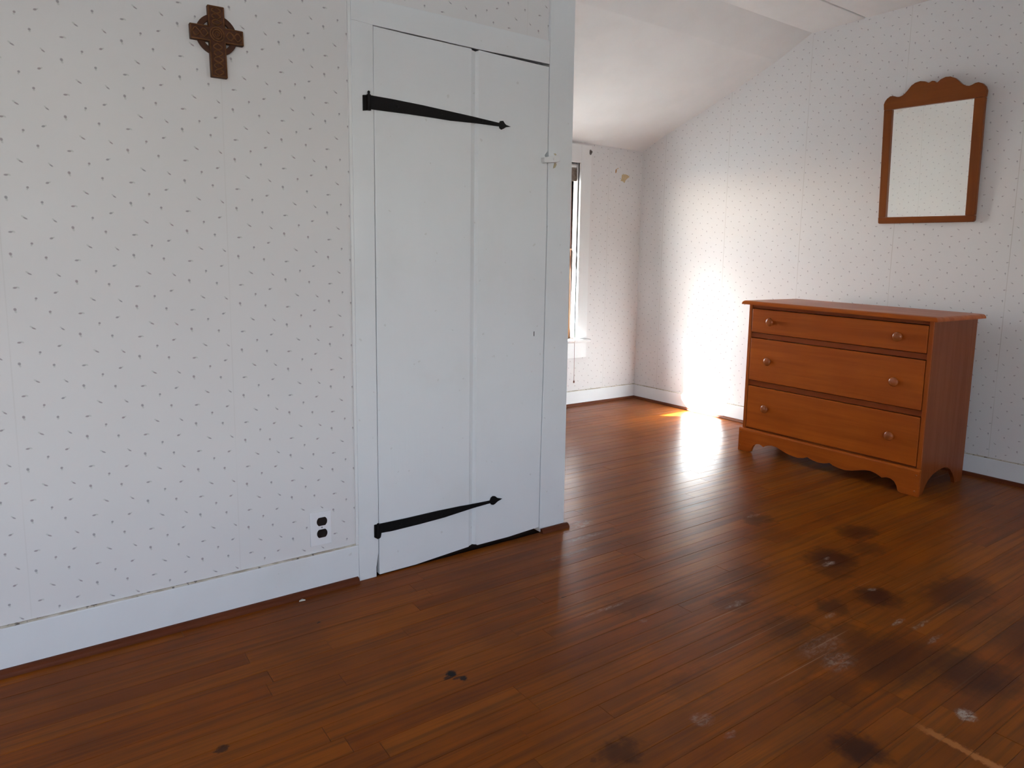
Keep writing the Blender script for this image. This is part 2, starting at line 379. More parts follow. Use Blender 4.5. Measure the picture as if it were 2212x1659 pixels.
def tube(bm, pts, r, n=8):
    rings = []
    for i, p in enumerate(pts):
        d = (Vector(pts[min(i+1, len(pts)-1)]) - Vector(pts[max(i-1, 0)])).normalized()
        t = Vector((1, 0, 0)) if abs(d.x) < .9 else Vector((0, 1, 0))
        e1 = d.cross(t).normalized(); e2 = d.cross(e1)
        rr = r[i] if isinstance(r, (list, tuple)) else r
        rings.append([bm.verts.new(Vector(p) + rr*(math.cos(2*math.pi*k/n)*e1 + math.sin(2*math.pi*k/n)*e2)) for k in range(n)])
    for A, B in zip(rings, rings[1:]):
        for i in range(n): bm.faces.new((A[i], A[(i+1) % n], B[(i+1) % n], B[i]))
    bm.faces.new(rings[0]); bm.faces.new(rings[-1])
def smooth_curve(pts, per=4, sharp=()):
    """Catmull-Rom through open pts; indices in sharp stay corners"""
    out = []
    n = len(pts)
    for i in range(n-1):
        p1, p2 = Vector(pts[i]), Vector(pts[i+1])
        p0 = Vector(pts[i-1]) if i > 0 and i not in sharp else p1*2-p2 if False else (Vector(pts[i-1]) if i > 0 and i not in sharp else p1)
        p3 = Vector(pts[i+2]) if i+2 < n and (i+1) not in sharp else p2
        for k in range(per):
            t = k/per
            q = 0.5*((2*p1) + (p2-p0)*t + (2*p0-5*p1+4*p2-p3)*t*t + (3*p1-p0-3*p2+p3)*t**3)
            out.append((q.x, q.y))
    out.append(tuple(pts[-1])); return out

# ------------------------------------------------------------------ room shell
XB, YC, XE, YD = 4.018, 1.865, -2.60, -4.05      # right wall, window wall, wall behind the camera, far wall
CX = 1.752                                        # closet corner
CEIL = [(1.865, 1.941), (1.656, 2.026), (1.35, 2.128), (1.046, 2.237), (.713, 2.364), (.480, 2.478)]
S = 'structure'
def ceil_outline(y_hi=YC, top=True):
    left = CEIL; right = [(-2.15-(y-0.0), z) for (y, z) in CEIL[::-1]]
    right = [(-2.185-y, z) for (y, z) in CEIL[::-1]]
    return left + right                           # from the window wall over to the far wall

# floor: dark subfloor, then every strip board
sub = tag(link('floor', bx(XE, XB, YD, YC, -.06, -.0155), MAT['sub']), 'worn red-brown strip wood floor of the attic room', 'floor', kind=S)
def plank_bm(x0, x1, y0, y1, tilt, dz):
    bm = bmesh.new(); g = .0003; c = .0005; zt = dz
    yc = (y0+y1)/2; hw = (y1-y0)/2 - g
    def z(y): return zt + tilt*(y-yc)
    prof = [(yc-hw, -.015), (yc-hw, z(yc-hw)-c), (yc-hw+c, z(yc-hw+c)), (yc+hw-c, z(yc+hw-c)), (yc+hw, z(yc+hw)-c), (yc+hw, -.015)]
    prism(bm, prof, 0, x0+.0005, x1-.0005); return bm
PW = .0595; Y0 = .067
rest = bmesh.new(); count = 0
rows = range(-31, 69)
joints = {}   # board ends seen in the photograph
for (x, y) in ((.4345, -.2625), (.461, -.382), (.959, -.79), (.879, -.90), (.847, -1.01)):
    joints.setdefault(round((Y0 - y)/PW - .5), []).append(x)
planks = []
for r in rows:
    y1 = Y0 - PW*r; y0 = y1 - PW
    y0 = max(y0, YD); y1 = min(y1, YC)
    if y1 - y0 < .01: continue
    xs = [XE]
    rr = random.Random(r*13+5)
    fixed = joints.get(r, [])
    cuts = list(fixed)
    x = XE + rr.uniform(.2, 1.4)
    while x < XB-.25:
        if all(abs(x-f) > .35 for f in cuts): cuts.append(x)
        x += rr.uniform(.75, 1.75)
    cuts = sorted(cuts); ends = [XE] + cuts + [XB]
    for a, b in zip(ends, ends[1:]):
        tint = rr.random(); tilt = rr.uniform(-1, 1)*.0030; dz = rr.uniform(-.0003, .0003)
        yc = (y0+y1)/2
        hidden = (yc > 0.02 and b < CX-.02) or yc < -1.98 or b < -.35 - 0.0
        if not hidden and yc > .02 and a < CX-.02: pass
        # outside the camera's view: near-left triangle
        d = (b, yc+2.1)
        if not hidden:
            ang = math.degrees(math.atan2(yc+2.1, max(b, 1e-3)))
            if ang < 10 : hidden = True
            if yc < -1.35 and b < .75: hidden = True
        if yc > .03 and a < 1.60:  # no boards inside the closet; dark subfloor stands in for shade under the door
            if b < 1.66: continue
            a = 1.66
        planks.append((hidden, a, b, y0, y1, tilt, dz, tint))
vis = sum(1 for p in planks if not p[0])
for (hidden, a, b, y0, y1, tilt, dz, tint) in planks:
    if hidden or count >= 300:
        bm = plank_bm(a, b, y0, y1, tilt, dz); me = bpy.data.meshes.new('t'); bm.to_mesh(me); bm.free(); rest.from_mesh(me); bpy.data.meshes.remove(me)
    else:
        o = link('floor_plank', plank_bm(a, b, y0, y1, tilt, dz), MAT['floor'], sub); o['tint'] = tint; count += 1
o = link('floor_planks', rest, MAT['floor'], sub); o['tint'] = 0.5; o['kind'] = 'stuff'

# wall_left: the closet front (papered), with the door opening
WP = .012
bm = bmesh.new()
box(bm, XE, .925, WP, .10, 0, 2.49); box(bm, 1.640, CX-.008, WP, .10, 0, 2.49); box(bm, .925, 1.640, WP, .10, 1.81, 2.49)
tag(link('wall_left', bm, MAT['paper_a']), 'wall with tiny sprig wallpaper around the white closet door', 'wall', kind=S)
# closet side wall (seen in the mirror)
cl = [(y, z) for (y, z) in CEIL if y > .1] 
pts = [(.10, 0), (YC, 0)] + [(y, z+.01) for (y, z) in CEIL] + [(.10, 2.485)]
tag(link('wall_closet', pr(pts, 0, CX-.105, CX-.006), MAT['paper_e']), 'closet side wall with sprig wallpaper facing the dresser', 'wall', kind=S)
# wall_right: gable wall behind the dresser
out = ceil_outline()
pts = [(YD, 0), (YC+.16, 0), (YC+.16, 1.94)] + [(y, z+.008) for (y, z) in out] + [(YD, 1.95)]
tag(link('wall_right', pr(pts, 0, XB, XB+.12), MAT['paper_b']), 'gable wall with sprig wallpaper behind dresser and mirror', 'wall', kind=S)
# wall_back: low knee wall with the window
WX0, WX1, WZ0, WZ1 = 2.73, 3.377, .515, 1.800
bm = bmesh.new()
box(bm, XE, WX0, YC, YC+.16, 0, 1.945); box(bm, WX1, XB, YC, YC+.16, 0, 1.945)
box(bm, WX0, WX1, YC, YC+.16, 0, WZ0-.02); box(bm, WX0, WX1, YC, YC+.16, WZ1, 1.945)
wb = tag(link('wall_back', bm, MAT['paper_c']), 'low wall with sprig wallpaper and the sunlit window', 'wall', kind=S)
# torn paper patches, 0.6 mm proud
def patch(pts, mat):
    link('torn_patch', pr(pts, 1, YC-.0008, YC+.0005), mat, wb)['label'] = 'torn wallpaper patch'
patch([(3.734, 1.771), (3.739, 1.784), (3.746, 1.788), (3.746, 1.766), (3.741, 1.756), (3.735, 1.754)], MAT['torn2'])
patch([(3.802, 1.748), (3.817, 1.752), (3.841, 1.754), (3.862, 1.750), (3.885, 1.739), (3.866, 1.728), (3.845, 1.712), (3.833, 1.690), (3.812, 1.700), (3.792, 1.702), (3.800, 1.720)], MAT['torn'])
patch([(3.748, 1.785), (3.756, 1.795), (3.768, 1.794), (3.757, 1.786)], MAT['torn'])
# walls behind the camera, each with a window opening
W2 = (-2.35, -.25, .50, 1.82); W3 = (2.55, 3.35, .55, 1.78)
bm = bmesh.new()
for a, b in ((XE, W2[0]), (W2[1], W3[0]), (W3[1], XB)): box(bm, a, b, YD-.14, YD, 0, 1.945)
for w_ in (W2, W3):
    box(bm, w_[0], w_[1], YD-.14, YD, 0, w_[2]); box(bm, w_[0], w_[1], YD-.14, YD, w_[3], 1.945)
tag(link('wall_front', bm, MAT['paper_d']), 'low papered wall with two windows behind the camera', 'wall', kind=S)
g = [(y, z+.008) for (y, z) in out]
tag(link('wall_rear', pr([(YD, 0), (YC+.16, 0), (YC+.16, 1.94)] + g + [(YD, 1.95)], 0, XE-.12, XE), MAT['paper_e']), 'papered gable wall behind the camera', 'wall', kind=S)

# ceiling: slope over the window, flat boards, slope on the far side
ce = None
bm = bmesh.new()
prism(bm, CEIL + [(.480, 2.56), (1.90, 1.99)], 0, XE, XB)
ce = tag(link('ceiling', bm, MAT['ceil']), 'white painted ceiling sloping down to the window wall', 'ceiling', kind=S)
link('ceiling_board', bx(XE, XB, .158, .480, 2.474, 2.50), MAT['ceil'], ce, bevel=.003)
link('ceiling_board', bx(XE, XB, -2.665, .147, 2.474, 2.50), MAT['ceil'], ce, bevel=.003)
link('ceiling_backing', bx(XE, XB, -2.665, .480, 2.488, 2.56), MAT['ceil'], ce)
bm = bmesh.new()
prism(bm, [(-2.185-y, z) for (y, z) in CEIL] + [(-2.665, 2.56), (-2.185-1.90, 1.99)], 0, XE, XB)
link('far_slope', bm, MAT['ceil'], ce)
# roof with its eave over the window; pale ground added to bounce light in
bm = bmesh.new()
prism(bm, [(1.90, 2.00), (2.55, 1.765), (2.55, 1.87), (.0, 2.95), (.0, 2.62), (.48, 2.60)], 0, XE-.4, XB+.5)
tag(link('roof', bm, MAT['roof']), 'shingled roof eave over the window outside', 'roof', kind=S)
tag(link('ground', bx(-40, 40, -40, 40, -3.1, -3.0), MAT['ground']), 'unseen pale ground added below the windows to bounce daylight in', 'ground', kind=S)  # unseen ground plane, its pale tone chosen to bounce light indoors

tag(link('bounce_slab', bx(-14, 14, 2.2, 26, -3.0, -2.97), MAT['bounce_slab']), 'unseen grey slab added outside to set the bounce light at the window', 'bounce_slab', kind=S)  # unseen slab added to set the light bounced up at the window

# ------------------------------------------------------------------ closet door and its casing
casL = [(.867, 0), (.929, 0), (.929, .035), (.933, .060), (.937, .083), (.938, .30), (.937, .867), (.9385, 1.45), (.939, 1.7935), (.867, 1.7965)]
tag(link('trim_1', pr(casL, 1, 0, .011), MAT['paint'], bevel=.0015), 'white painted casing left of the closet door, chipped at its foot', 'door casing', kind=S)
head = [(.867, 1.7965), (.939, 1.7935), (1.09, 1.793), (1.318, 1.791), (1.452, 1.7928), (1.6325, 1.7945), (1.6325, 1.875), (1.263, 1.874), (.981, 1.871), (.867, 1.868)]
tag(link('trim_2', pr(head, 1, 0, .006), MAT['paint_h'], bevel=.001), 'white painted head casing above the closet door', 'door casing', kind=S)
postR = [(1.629, 0.018), (1.6295, .29), (1.6345, .659), (1.6385, 1.19), (1.6355, 1.436), (1.6365, 1.450), (1.638, 1.466), (1.6365, 1.49), (1.6345, 1.7925), (1.633, 2.486), (1.7475, 2.486), (CX, 1.19), (CX+.002, .018)]
tag(link('trim_3', pr(postR, 1, 0, .108), MAT['paint'], bevel=.002), 'white painted corner post right of the closet door', 'door casing', kind=S)
door = tag(empty('door_1', (1.29, .012, .01)), 'white board closet door with black iron strap hinges', 'door', kind=S)
GX = 1.3155
DF = .002   # door face
pl1 = [(.9405, .004), (1.081, .005), (GX-.016, .020), (GX-.016, 1.789), (1.09, 1.7895), (.9405, 1.7920)]
pl2 = [(GX+.012, .024), (GX+.022, .0175), (1.481, .018), (1.6265, .026), (1.627, .29), (1.632, .659), (1.636, 1.19), (1.6335, 1.436), (1.6205, 1.469), (1.634, 1.485), (1.6325, 1.7845), (1.453, 1.7872), (GX+.012, 1.7895)]
link('door_plank', pr(pl1, 1, DF, DF+.024), MAT['paint'], door, bevel=.0015)
link('door_plank', pr(pl2, 1, DF, DF+.024), MAT['paint'], door, bevel=.0015)
# V-groove between the boards: wide left flank, narrow right flank
bm = bmesh.new()
vg = [(GX-.017, DF), (GX+.004, DF+.010), (GX+.013, DF), (GX+.013, DF+.024), (GX-.017, DF+.024)]
A = [(x, y) for x, y in vg]
prism(bm, A, 2, .0225, 1.785)
link('door_joint', bm, MAT['paint'], door)
bm = bmesh.new(); box(bm, 1.0, 1.60, DF+.024, DF+.046, .30, .42); box(bm, 1.0, 1.60, DF+.024, DF+.046, 1.30, 1.42)
link('door_batten', bm, MAT['paint_h'], door)
link('latch_slot', bx(1.5838, 1.5866, DF-.0008, DF+.003, .795, .813), MAT['dark'], door)['label'] = 'black latch slot'
h1 = [(.926, 1.583), (1.0, 1.582), (1.108, 1.578), (1.214, 1.572), (1.3, 1.567), (1.413, 1.559), (1.417, 1.566), (1.429, 1.568), (1.436, 1.560), (1.442, 1.5555), (1.462, 1.552), (1.442, 1.548), (1.431, 1.541), (1.422, 1.537), (1.415, 1.541), (1.413, 1.547), (1.322, 1.546), (1.214, 1.542), (1.152, 1.543), (1.061, 1.543), (.999, 1.542), (.926, 1.541)]
h2 = [(.947, .186), (1.044, .1855), (1.167, .187), (1.259, .186), (1.298, .184), (1.389, .1825), (1.394, .193), (1.403, .1975), (1.413, .195), (1.424, .186), (1.445, .1795), (1.424, .1725), (1.412, .165), (1.404, .1625), (1.395, .166), (1.391, .172), (1.315, .168), (1.27, .164), (1.194, .157), (1.094, .153), (.985, .151), (.947, .153)]
def hinge(outl, pl, cx, z0, z1, ball, foot):
    h = link('strap_hinge', pr(outl, 1, DF-.0050, DF), MAT['iron'], door, bevel=.001); h['label'] = 'black iron strap hinge'
    link('hinge_plate', pr(pl, 1, -.0045, 0.0), MAT['iron'], door, bevel=.0012)['label'] = 'black iron hinge plate'
    bm = bmesh.new()
    lathe(bm, [(z0, .0), (z0, .0065), (z1, .0065), (z1, .003), (z1+ball, .0045), (z1+ball+.004, .0)], (cx, -.0060, 0), (0, 0, 1), 14)
    if foot: lathe(bm, [(z0-foot, 0), (z0-foot+.003, .0055), (z0+.001, .0055)], (cx, -.0060, 0), (0, 0, 1), 12)
    link('hinge_pin', bm, MAT['iron'], door, smooth=False)['label'] = 'black iron hinge pin'
    bm = bmesh.new()
    for (sx, sz) in ((1.02, (outl[1][1]+outl[-2][1])/2), (1.18, (z0+z1)/2+.002), (1.34, (outl[4][1]+outl[16][1])/2+.001)):
        lathe(bm, [(0, .0055), (.0018, .0048), (.0026, 0)], (sx, DF-.0048, sz), (0, -1, 0), 10)
    link('hinge_screws', bm, MAT['iron'], door)
hinge(h1, [(.901, 1.580), (.926, 1.5835), (.9265, 1.538), (.901, 1.533)], .920, 1.536, 1.583, .009, 0)
hinge(h2, [(.921, .187), (.947, .187), (.947, .153), (.944, .138), (.934, .134), (.921, .143)], .934, .150, .187, .002, .014)

# turn button latch on the post
tb = tag(empty('turn_button', (1.655, 0, 1.454)), 'white painted wooden turn button latch on post right of closet door', 'latch')
lp = [(1.6015, 1.4575), (1.640, 1.4665), (1.668, 1.4695), (1.6755, 1.465), (1.6785, 1.457), (1.676, 1.4495), (1.6665, 1.446), (1.640, 1.4425), (1.6055, 1.4385), (1.6015, 1.446)]
link('button_bar', pr(lp, 1, -.020, 0.0), MAT['trimwhite'], tb, bevel=.002)
bm = bmesh.new(); lathe(bm, [(0, .0055), (.0015, .005), (.0022, 0)], (1.6475, -.0196, 1.4555), (0, -1, 0), 14)
link('screw_head', bm, MAT['trimwhite'], tb)
wear = tag(link('worn_patch', pr([(1.664, 1.4445), (1.673, 1.4455), (1.6745, 1.438), (1.669, 1.428), (1.659, 1.424), (1.661, 1.434)], 1, -.0006, .001), MAT['rawwood'], bpy.data.objects['trim_3']), None)
link('worn_patch', pr([(1.660, 1.478), (1.669, 1.480), (1.674, 1.475), (1.668, 1.472)], 1, -.0006, .001), MAT['rawwood'], bpy.data.objects['trim_3'])

# ------------------------------------------------------------------ baseboards with their shoe mouldings and old caulk
def quarter(n=5, d=.019, h=.018):
    return [(0, 0), (d, 0)] + [(d*math.cos(t*math.pi/2/n), h*math.sin(t*math.pi/2/n)) for t in range(1, n+1)]
def baseboard(name, label, along, a, b, face, sgn, h, sa, sb, thick=.014, wall_off=0.0, caulk=True):
    """along 0: runs in x at y = face; along 1: runs in y at x = face; sgn: room side direction"""
    m = MAT['paint_h'] if along == 0 else MAT['paint_y']; ms = MAT['shoe'] if along == 0 else MAT['shoe_y']
    back = face - sgn*thick
    q = quarter()
    if along == 0:
        bb = link(name, bx(a, b, min(face, back), max(face, back), .0, h), m, bevel=.002)
        sh = pr([(face + sgn*x, z) for x, z in q], 0, sa, sb)
        ck = bx(a, b, min(back, face-sgn*.003), max(back, face-sgn*.003), h-.001, h+.0042)
    else:
        bb = link(name, bx(min(face, back), max(face, back), a, b, .0, h), m, bevel=.002)
        sh = pr([(face + sgn*x, z) for x, z in q], 1, sa, sb)
        ck = bx(min(back, face-sgn*.003), max(back, face-sgn*.003), a, b, h-.001, h+.0042)
    tag(bb, label, 'baseboard', kind=S)
    link('shoe_moulding', sh, ms, bb)['label'] = 'red-brown wooden shoe moulding'
    if caulk: link('caulk_line', ck, MAT['caulk'], bb)['label'] = 'cracked yellowed caulk line'
    return bb
baseboard('baseboard_left', 'wide white baseboard under the papered wall left of the closet door', 0, XE+.014, .867, .002, -1, .126, XE, .862, .010)
b_ = baseboard('baseboard_right', 'white baseboard along the gable wall behind the dresser', 1, YD+.015, YC-.0145, XB-.015, -1, .108, YD, YC-.015, .015)
baseboard('baseboard_back', 'white baseboard below the window', 0, CX, XB, YC-.015, -1, .110, CX, XB-.015, .015)
baseboard('baseboard_closet', 'white baseboard along the closet side wall', 1, .110, YC-.0145, CX+.008, 1, .11, .110, YC-.015, .014)
baseboard('baseboard_front', 'white baseboard along the wall behind the camera', 0, XE+.015, XB-.015, YD+.015, 1, .11, XE, XB, .015)
baseboard('baseboard_rear', 'white baseboard along the gable wall behind the camera', 1, YD+.015, -.015, XE+.015, 1, .11, YD, 0, .015)
# the shoe round the foot of the corner post
bm = bmesh.new()
q = quarter(5, .019, .018)
prism(bm, [(0 - x, z) for x, z in q], 0, 1.634, CX+.018)
tag(link('trim_4', bm, MAT['shoe']), 'short red-brown shoe moulding at the foot of the corner post', 'moulding', kind=S)
# caulk strip beside the door casing
link('caulk_line', bx(.8585, .867, .0035, .013, .128, 2.4), MAT['caulk'] if False else MAT['trimwhite'], bpy.data.objects['trim_1'])

# ------------------------------------------------------------------ window
wn = tag(empty('window_1', (3.05, YC, WZ0)), 'white framed sunlit window beside the closet corner', 'window', kind=S)
CF = 1.845  # casing face
link('casing', bx(WX1, 3.475, CF, YC, .508, 1.925), MAT['trimwhite'], wn, bevel=.0025)
link('casing', bx(2.63, WX0, CF, YC, .508, 1.925), MAT['trimwhite'], wn, bevel=.0025)
link('head_casing', bx(WX0, WX1, CF, YC, WZ1-.004, 1.925), MAT['trimwhite'], wn, bevel=.002)
bm = bmesh.new()
box(bm, WX1, WX1+.018, YC, YC+.16, WZ0, WZ1); box(bm, WX0-.018, WX0, YC, YC+.16, WZ0, WZ1)
box(bm, WX0, WX1, YC, YC+.16, WZ1, WZ1+.018)
link('jamb', bm, MAT['trimwhite'], wn)
bm = bmesh.new(); box(bm, WX1-.008, WX1, 1.873, 1.918, WZ0, WZ1); box(bm, WX0, WX0+.008, 1.873, 1.918, WZ0, WZ1)
link('window_stop', bm, MAT['trimwhite'], wn, bevel=.002)
st = [(1.808, .500), (1.812, .490), (1.830, .483), (1.990, .483), (2.05, .470), (2.05, .495), (1.990, .515), (1.83, .508), (1.815, .507)]
bm = pr([(1.812, .489), (1.818, .484), (1.865, .484), (1.865, .508), (1.818, .508), (1.812, .503), (1.810, .496)], 0, 2.61, 3.490)
link('stool', bm, MAT['trimwhite'], wn, bevel=.0015)
link('sill', pr([(1.865, .484), (2.06, .470), (2.06, .492), (1.96, .508), (1.865, .508)], 0, WX0, WX1), MAT['trimwhite'], wn)
link('apron', bx(2.64, 3.476, 1.845, YC, .367, .484), MAT['trimwhite'], wn, bevel=.002)
def sash(y0, y1, z0, z1, brail):
    fr = bmesh.new()
    box(fr, WX0+.002, WX0+.045, y0, y1, z0, z1); box(fr, WX1-.045, WX1-.002, y0, y1, z0, z1)
    box(fr, WX0+.045, WX1-.045, y0, y1, z0, z0+brail); box(fr, WX0+.045, WX1-.045, y0, y1, z1-.04, z1)
    f = link('sash', fr, MAT['sash'], wn, bevel=.002); f['label'] = 'brown wooden window sash'
    link('pane', bx(WX0+.043, WX1-.043, (y0+y1)/2-.0015, (y0+y1)/2+.0015, z0+brail-.002, z1-.038), MAT['glass'], f)
sash(1.922, 1.954, .510, 1.180, .055)
sash(1.957, 1.989, 1.145, WZ1-.002, .040)
# rolled up woven shade with its pull cord hanging over the stool
rs = tag(empty('roller_shade', (3.05, 1.893, 1.79)), 'brown woven shade rolled up at the top of the window', 'window shade')
bm = bmesh.new(); lathe(bm, [(WX0+.012, 0), (WX0+.012, .016), (WX1-.012, .016), (WX1-.012, 0)], (0, 1.893, 1.778), (1, 0, 0), 16)
link('roller', bm, MAT['trimwhite'], rs)
bm = bmesh.new()
box(bm, WX0+.012, WX1-.003, 1.884, 1.9, 1.668, 1.762)
link('rolled_fabric', bm, MAT['shade'], rs, bevel=.005)
bm = bmesh.new()
cx = 3.322
tube(bm, [(cx-.004, 1.880, 1.67), (cx-.004, 1.870, 1.2), (cx-.003, 1.860, .60), (cx-.002, 1.845, .514), (cx-.001, 1.822, .5125), (cx, 1.806, .506), (cx, 1.8055, .49), (cx+.002, 1.806, .36), (cx+.005, 1.806, .205)], .0015, 6)
co = link('pull_cord', bm, MAT['cord'], rs); co['label'] = 'thin brown pull cord'
bm = bmesh.new(); lathe(bm, [(0, .0015), (.006, .005), (.016, .006), (.020, .002), (.022, 0)], (cx+.005, 1.806, .207), (0, 0, -1), 10)
link('cord_end', bm, MAT['cord'], co, smooth=True)
# curtain rod bracket at the corner of the casing
cb = tag(empty('curtain_bracket', (3.466, 1.845, 1.878)), 'small grey curtain rod bracket on upper corner of window casing', 'bracket')
link('bracket_plate', pr([(3.456, 1.860), (3.466, 1.860), (3.472, 1.868), (3.474, 1.880), (3.470, 1.892), (3.461, 1.897), (3.453, 1.892), (3.452, 1.870)], 1, 1.841, 1.845), MAT['grey'], cb, bevel=.0008)
link('bracket_arm', pr([(1.845, 1.872), (1.845, 1.885), (1.832, 1.887), (1.830, 1.880), (1.832, 1.873)], 0, 3.459, 3.469), MAT['grey'], cb, bevel=.001)

# unseen windows behind the camera, placed and sized for fill light
def back_window(name, label, u0, u1, z0, z1, axis, face, sgn, group=None):
    """axis 0: lies in a wall of constant y (u = x); axis 1: constant x (u = y). sgn points outwards"""
    root = tag(empty(name, ((u0+u1)/2, face, z0) if axis == 0 else (face, (u0+u1)/2, z0)), label, 'window', kind=S)
    def B(ua, ub, d0, d1, za, zb):
        lo, hi = sorted((face + sgn*d0, face + sgn*d1))
        return (ua, ub, lo, hi, za, zb) if axis == 0 else (lo, hi, ua, ub, za, zb)
    for a in (B(u0-.09, u0, -.018, 0, z0, z1), B(u1, u1+.09, -.018, 0, z0, z1)):
        link('casing', bx(*a), MAT['trimwhite'], root, bevel=.002)
    link('head_casing', bx(*B(u0-.09, u1+.09, -.018, 0, z1, z1+.09)), MAT['trimwhite'], root, bevel=.002)
    link('stool', bx(*B(u0-.10, u1+.10, -.05, .12, z0-.024, z0)), MAT['trimwhite'], root, bevel=.003)
    link('apron', bx(*B(u0-.08, u1+.08, -.016, 0, z0-.13, z0-.024)), MAT['trimwhite'], root, bevel=.002)
    zm = (z0+z1)/2
    for (d0, d1, za, zb) in ((.05, .082, z0, zm+.02), (.085, .117, zm-.02, z1)):
        fr = bmesh.new()
        for a in (B(u0, u0+.045, d0, d1, za, zb), B(u1-.045, u1, d0, d1, za, zb), B(u0+.045, u1-.045, d0, d1, za, za+.045), B(u0+.045, u1-.045, d0, d1, zb-.04, zb),
                  B((u0+u1)/2-.012, (u0+u1)/2+.012, d0, d1, za+.045, zb-.04)): box(fr, *a)
        f = link('sash', fr, MAT['trimwhite'], root)
        link('pane', bx(*B(u0+.043, u1-.043, (d0+d1)/2-.0015, (d0+d1)/2+.0015, za+.043, zb-.038)), MAT['glass'], f)
back_window('window_2', 'wide white sash window added in the unseen wall behind the camera for fill light', *W2, 0, YD, -1)
back_window('window_3', 'narrow white sash window in the low wall behind the camera', *W3, 0, YD, -1)

# ------------------------------------------------------------------ dresser
FX = 3.410                                        # plane of the drawer fronts and stiles
dr = tag(empty('dresser', (3.63, -.12, 0)), 'orange-brown wooden three drawer dresser against the papered gable wall', 'dresser')
def shear(bm):                                    # the old piece has sagged: its left end stands a little taller
    for v in bm.verts: v.co.z *= 1 + .027*(v.co.y + .11)
    return bm
def D(name, bm, mat, parent=dr, bevel=0.0, **kw): return link(name, shear(bm), mat, parent, bevel=bevel, **kw)
# side panels with an arched foot
arch = [(3.400, 0), (3.445, 0), (3.458, .012), (3.476, .042), (3.502, .066), (3.543, .086), (3.600, .099), (3.655, .102), (3.694, .096), (3.725, .082), (3.755, .056), (3.779, .028), (3.790, 0), (3.872, 0), (3.872, .843), (FX+.009, .843), (FX+.009, .10), (3.400, .10)]
D('side_panel', pr(arch, 1, -.6225, -.604), MAT['wood_z_shaded'], bevel=.0015)
D('side_panel', pr(arch, 1, .3530, .3715), MAT['wood_z_shaded'], bevel=.0015)
for y0_, y1_ in ((-.6222, -.604), (.353, .3712)):
    D('stile', bx(FX, FX+.009, y0_, y1_, .1325, .843), MAT['wood_stile_lit'], bevel=.001)
D('back_panel', bx(3.860, 3.872, -.604, .353, .105, .843), MAT['wood_z_shaded'])
D('bottom_panel', bx(FX+.02, 3.860, -.604, .353, .118, .130), MAT['wood_y'])
for (z0, z1) in ((.8235, .843), (.6585, .6855), (.3845, .4125), (.130, .1375)):
    D('drawer_rail', bx(FX+.009, FX+.040, -.604, .353, z0, z1), MAT['wood_rail_shaded'], bevel=.001)
def drawer(z0, z1, tilt=0.0):
    dw = D('drawer', bx(FX-.001, FX+.018, -.6005, .3495, z0, z1), MAT['wood_y'], bevel=.0035)
    bxm = bmesh.new()
    box(bxm, FX+.018, 3.83, -.590, -.578, z0+.01, z1-.015); box(bxm, FX+.018, 3.83, .327, .339, z0+.01, z1-.015)
    box(bxm, FX+.018, 3.83, -.578, .327, z0+.012, z0+.018); box(bxm, 3.818, 3.83, -.578, .327, z0+.018, z1-.015)
    D('drawer_box', bxm, MAT['ply'], dw)
    return dw
KN = [(h*1.2, r*1.27) for h, r in [(0, .0088), (.0030, .0082), (.0085, .0086), (.0115, .0115), (.0150, .0168), (.0185, .0182), (.0215, .0172), (.0240, .0138), (.0258, .0100), (.0266, .0050), (.0268, 0)]]
for (z0, z1, kz) in ((.6885, .8205, .756), (.4155, .6550, .536), (.1405, .3810, .267)):
    dw = drawer(z0, z1)
    for ky in (.221, -.474):
        bm = bmesh.new(); lathe(bm, KN, (FX-.001, ky, kz), (-1, 0, 0), 28)
        D('drawer_knob', bm, MAT['wood_knob'], dw, smooth=True)
# scalloped front apron, a little proud of the case
lower = [(.382, 0), (.311, 0), (.295, .006), (.288, .030), (.276, .048), (.258, .0575), (.240, .059), (.226, .055), (.215, .050),
         (.202, .058), (.185, .065), (.160, .070), (.130, .068), (.100, .058), (.068, .048), (.030, .0415), (-.005, .040), (-.035, .046), (-.058, .057),
         (-.068, .053), (-.085, .0485), (-.115, .0435), (-.1205, .0432), (-.126, .0435), (-.154, .0465), (-.172, .052), (-.1825, .057),
         (-.205, .047), (-.236, .0415), (-.270, .040), (-.305, .0465), (-.340, .058), (-.372, .067), (-.400, .0695), (-.425, .064), (-.442, .057), (-.4555, .050),
         (-.466, .0545), (-.480, .0585), (-.498, .0575), (-.516, .048), (-.528, .030), (-.535, .006), (-.551, 0), (-.628, 0)]
lower = [(y, z) for y, z in lower]
poly = [(.382, .124)] + lower + [(-.628, .124)]
ap = bmesh.new(); prism(ap, poly[::-1], 0, 3.3925, FX)
apr = D('front_apron', ap, MAT['wood_y'], bevel=.0012)
D('apron_moulding', pr([(3.3925, .124), (FX, .124), (FX, .1325), (3.4035, .1325), (3.3965, .130)], 1, -.628, .382), MAT['wood_y'])
for (y, z) in ((.3705, .108), (.3715, .0295), (-.6135, .1045), (-.6120, .0245)):
    bm = bmesh.new(); lathe(bm, [(0, .0046), (.0016, .0044), (.0030, .0030), (.0036, 0)], (3.3925, y, z), (-1, 0, 0), 12)
    D('screw_plug', bm, MAT['wood_knob'], apr, smooth=True)['label'] = 'round wooden plug'
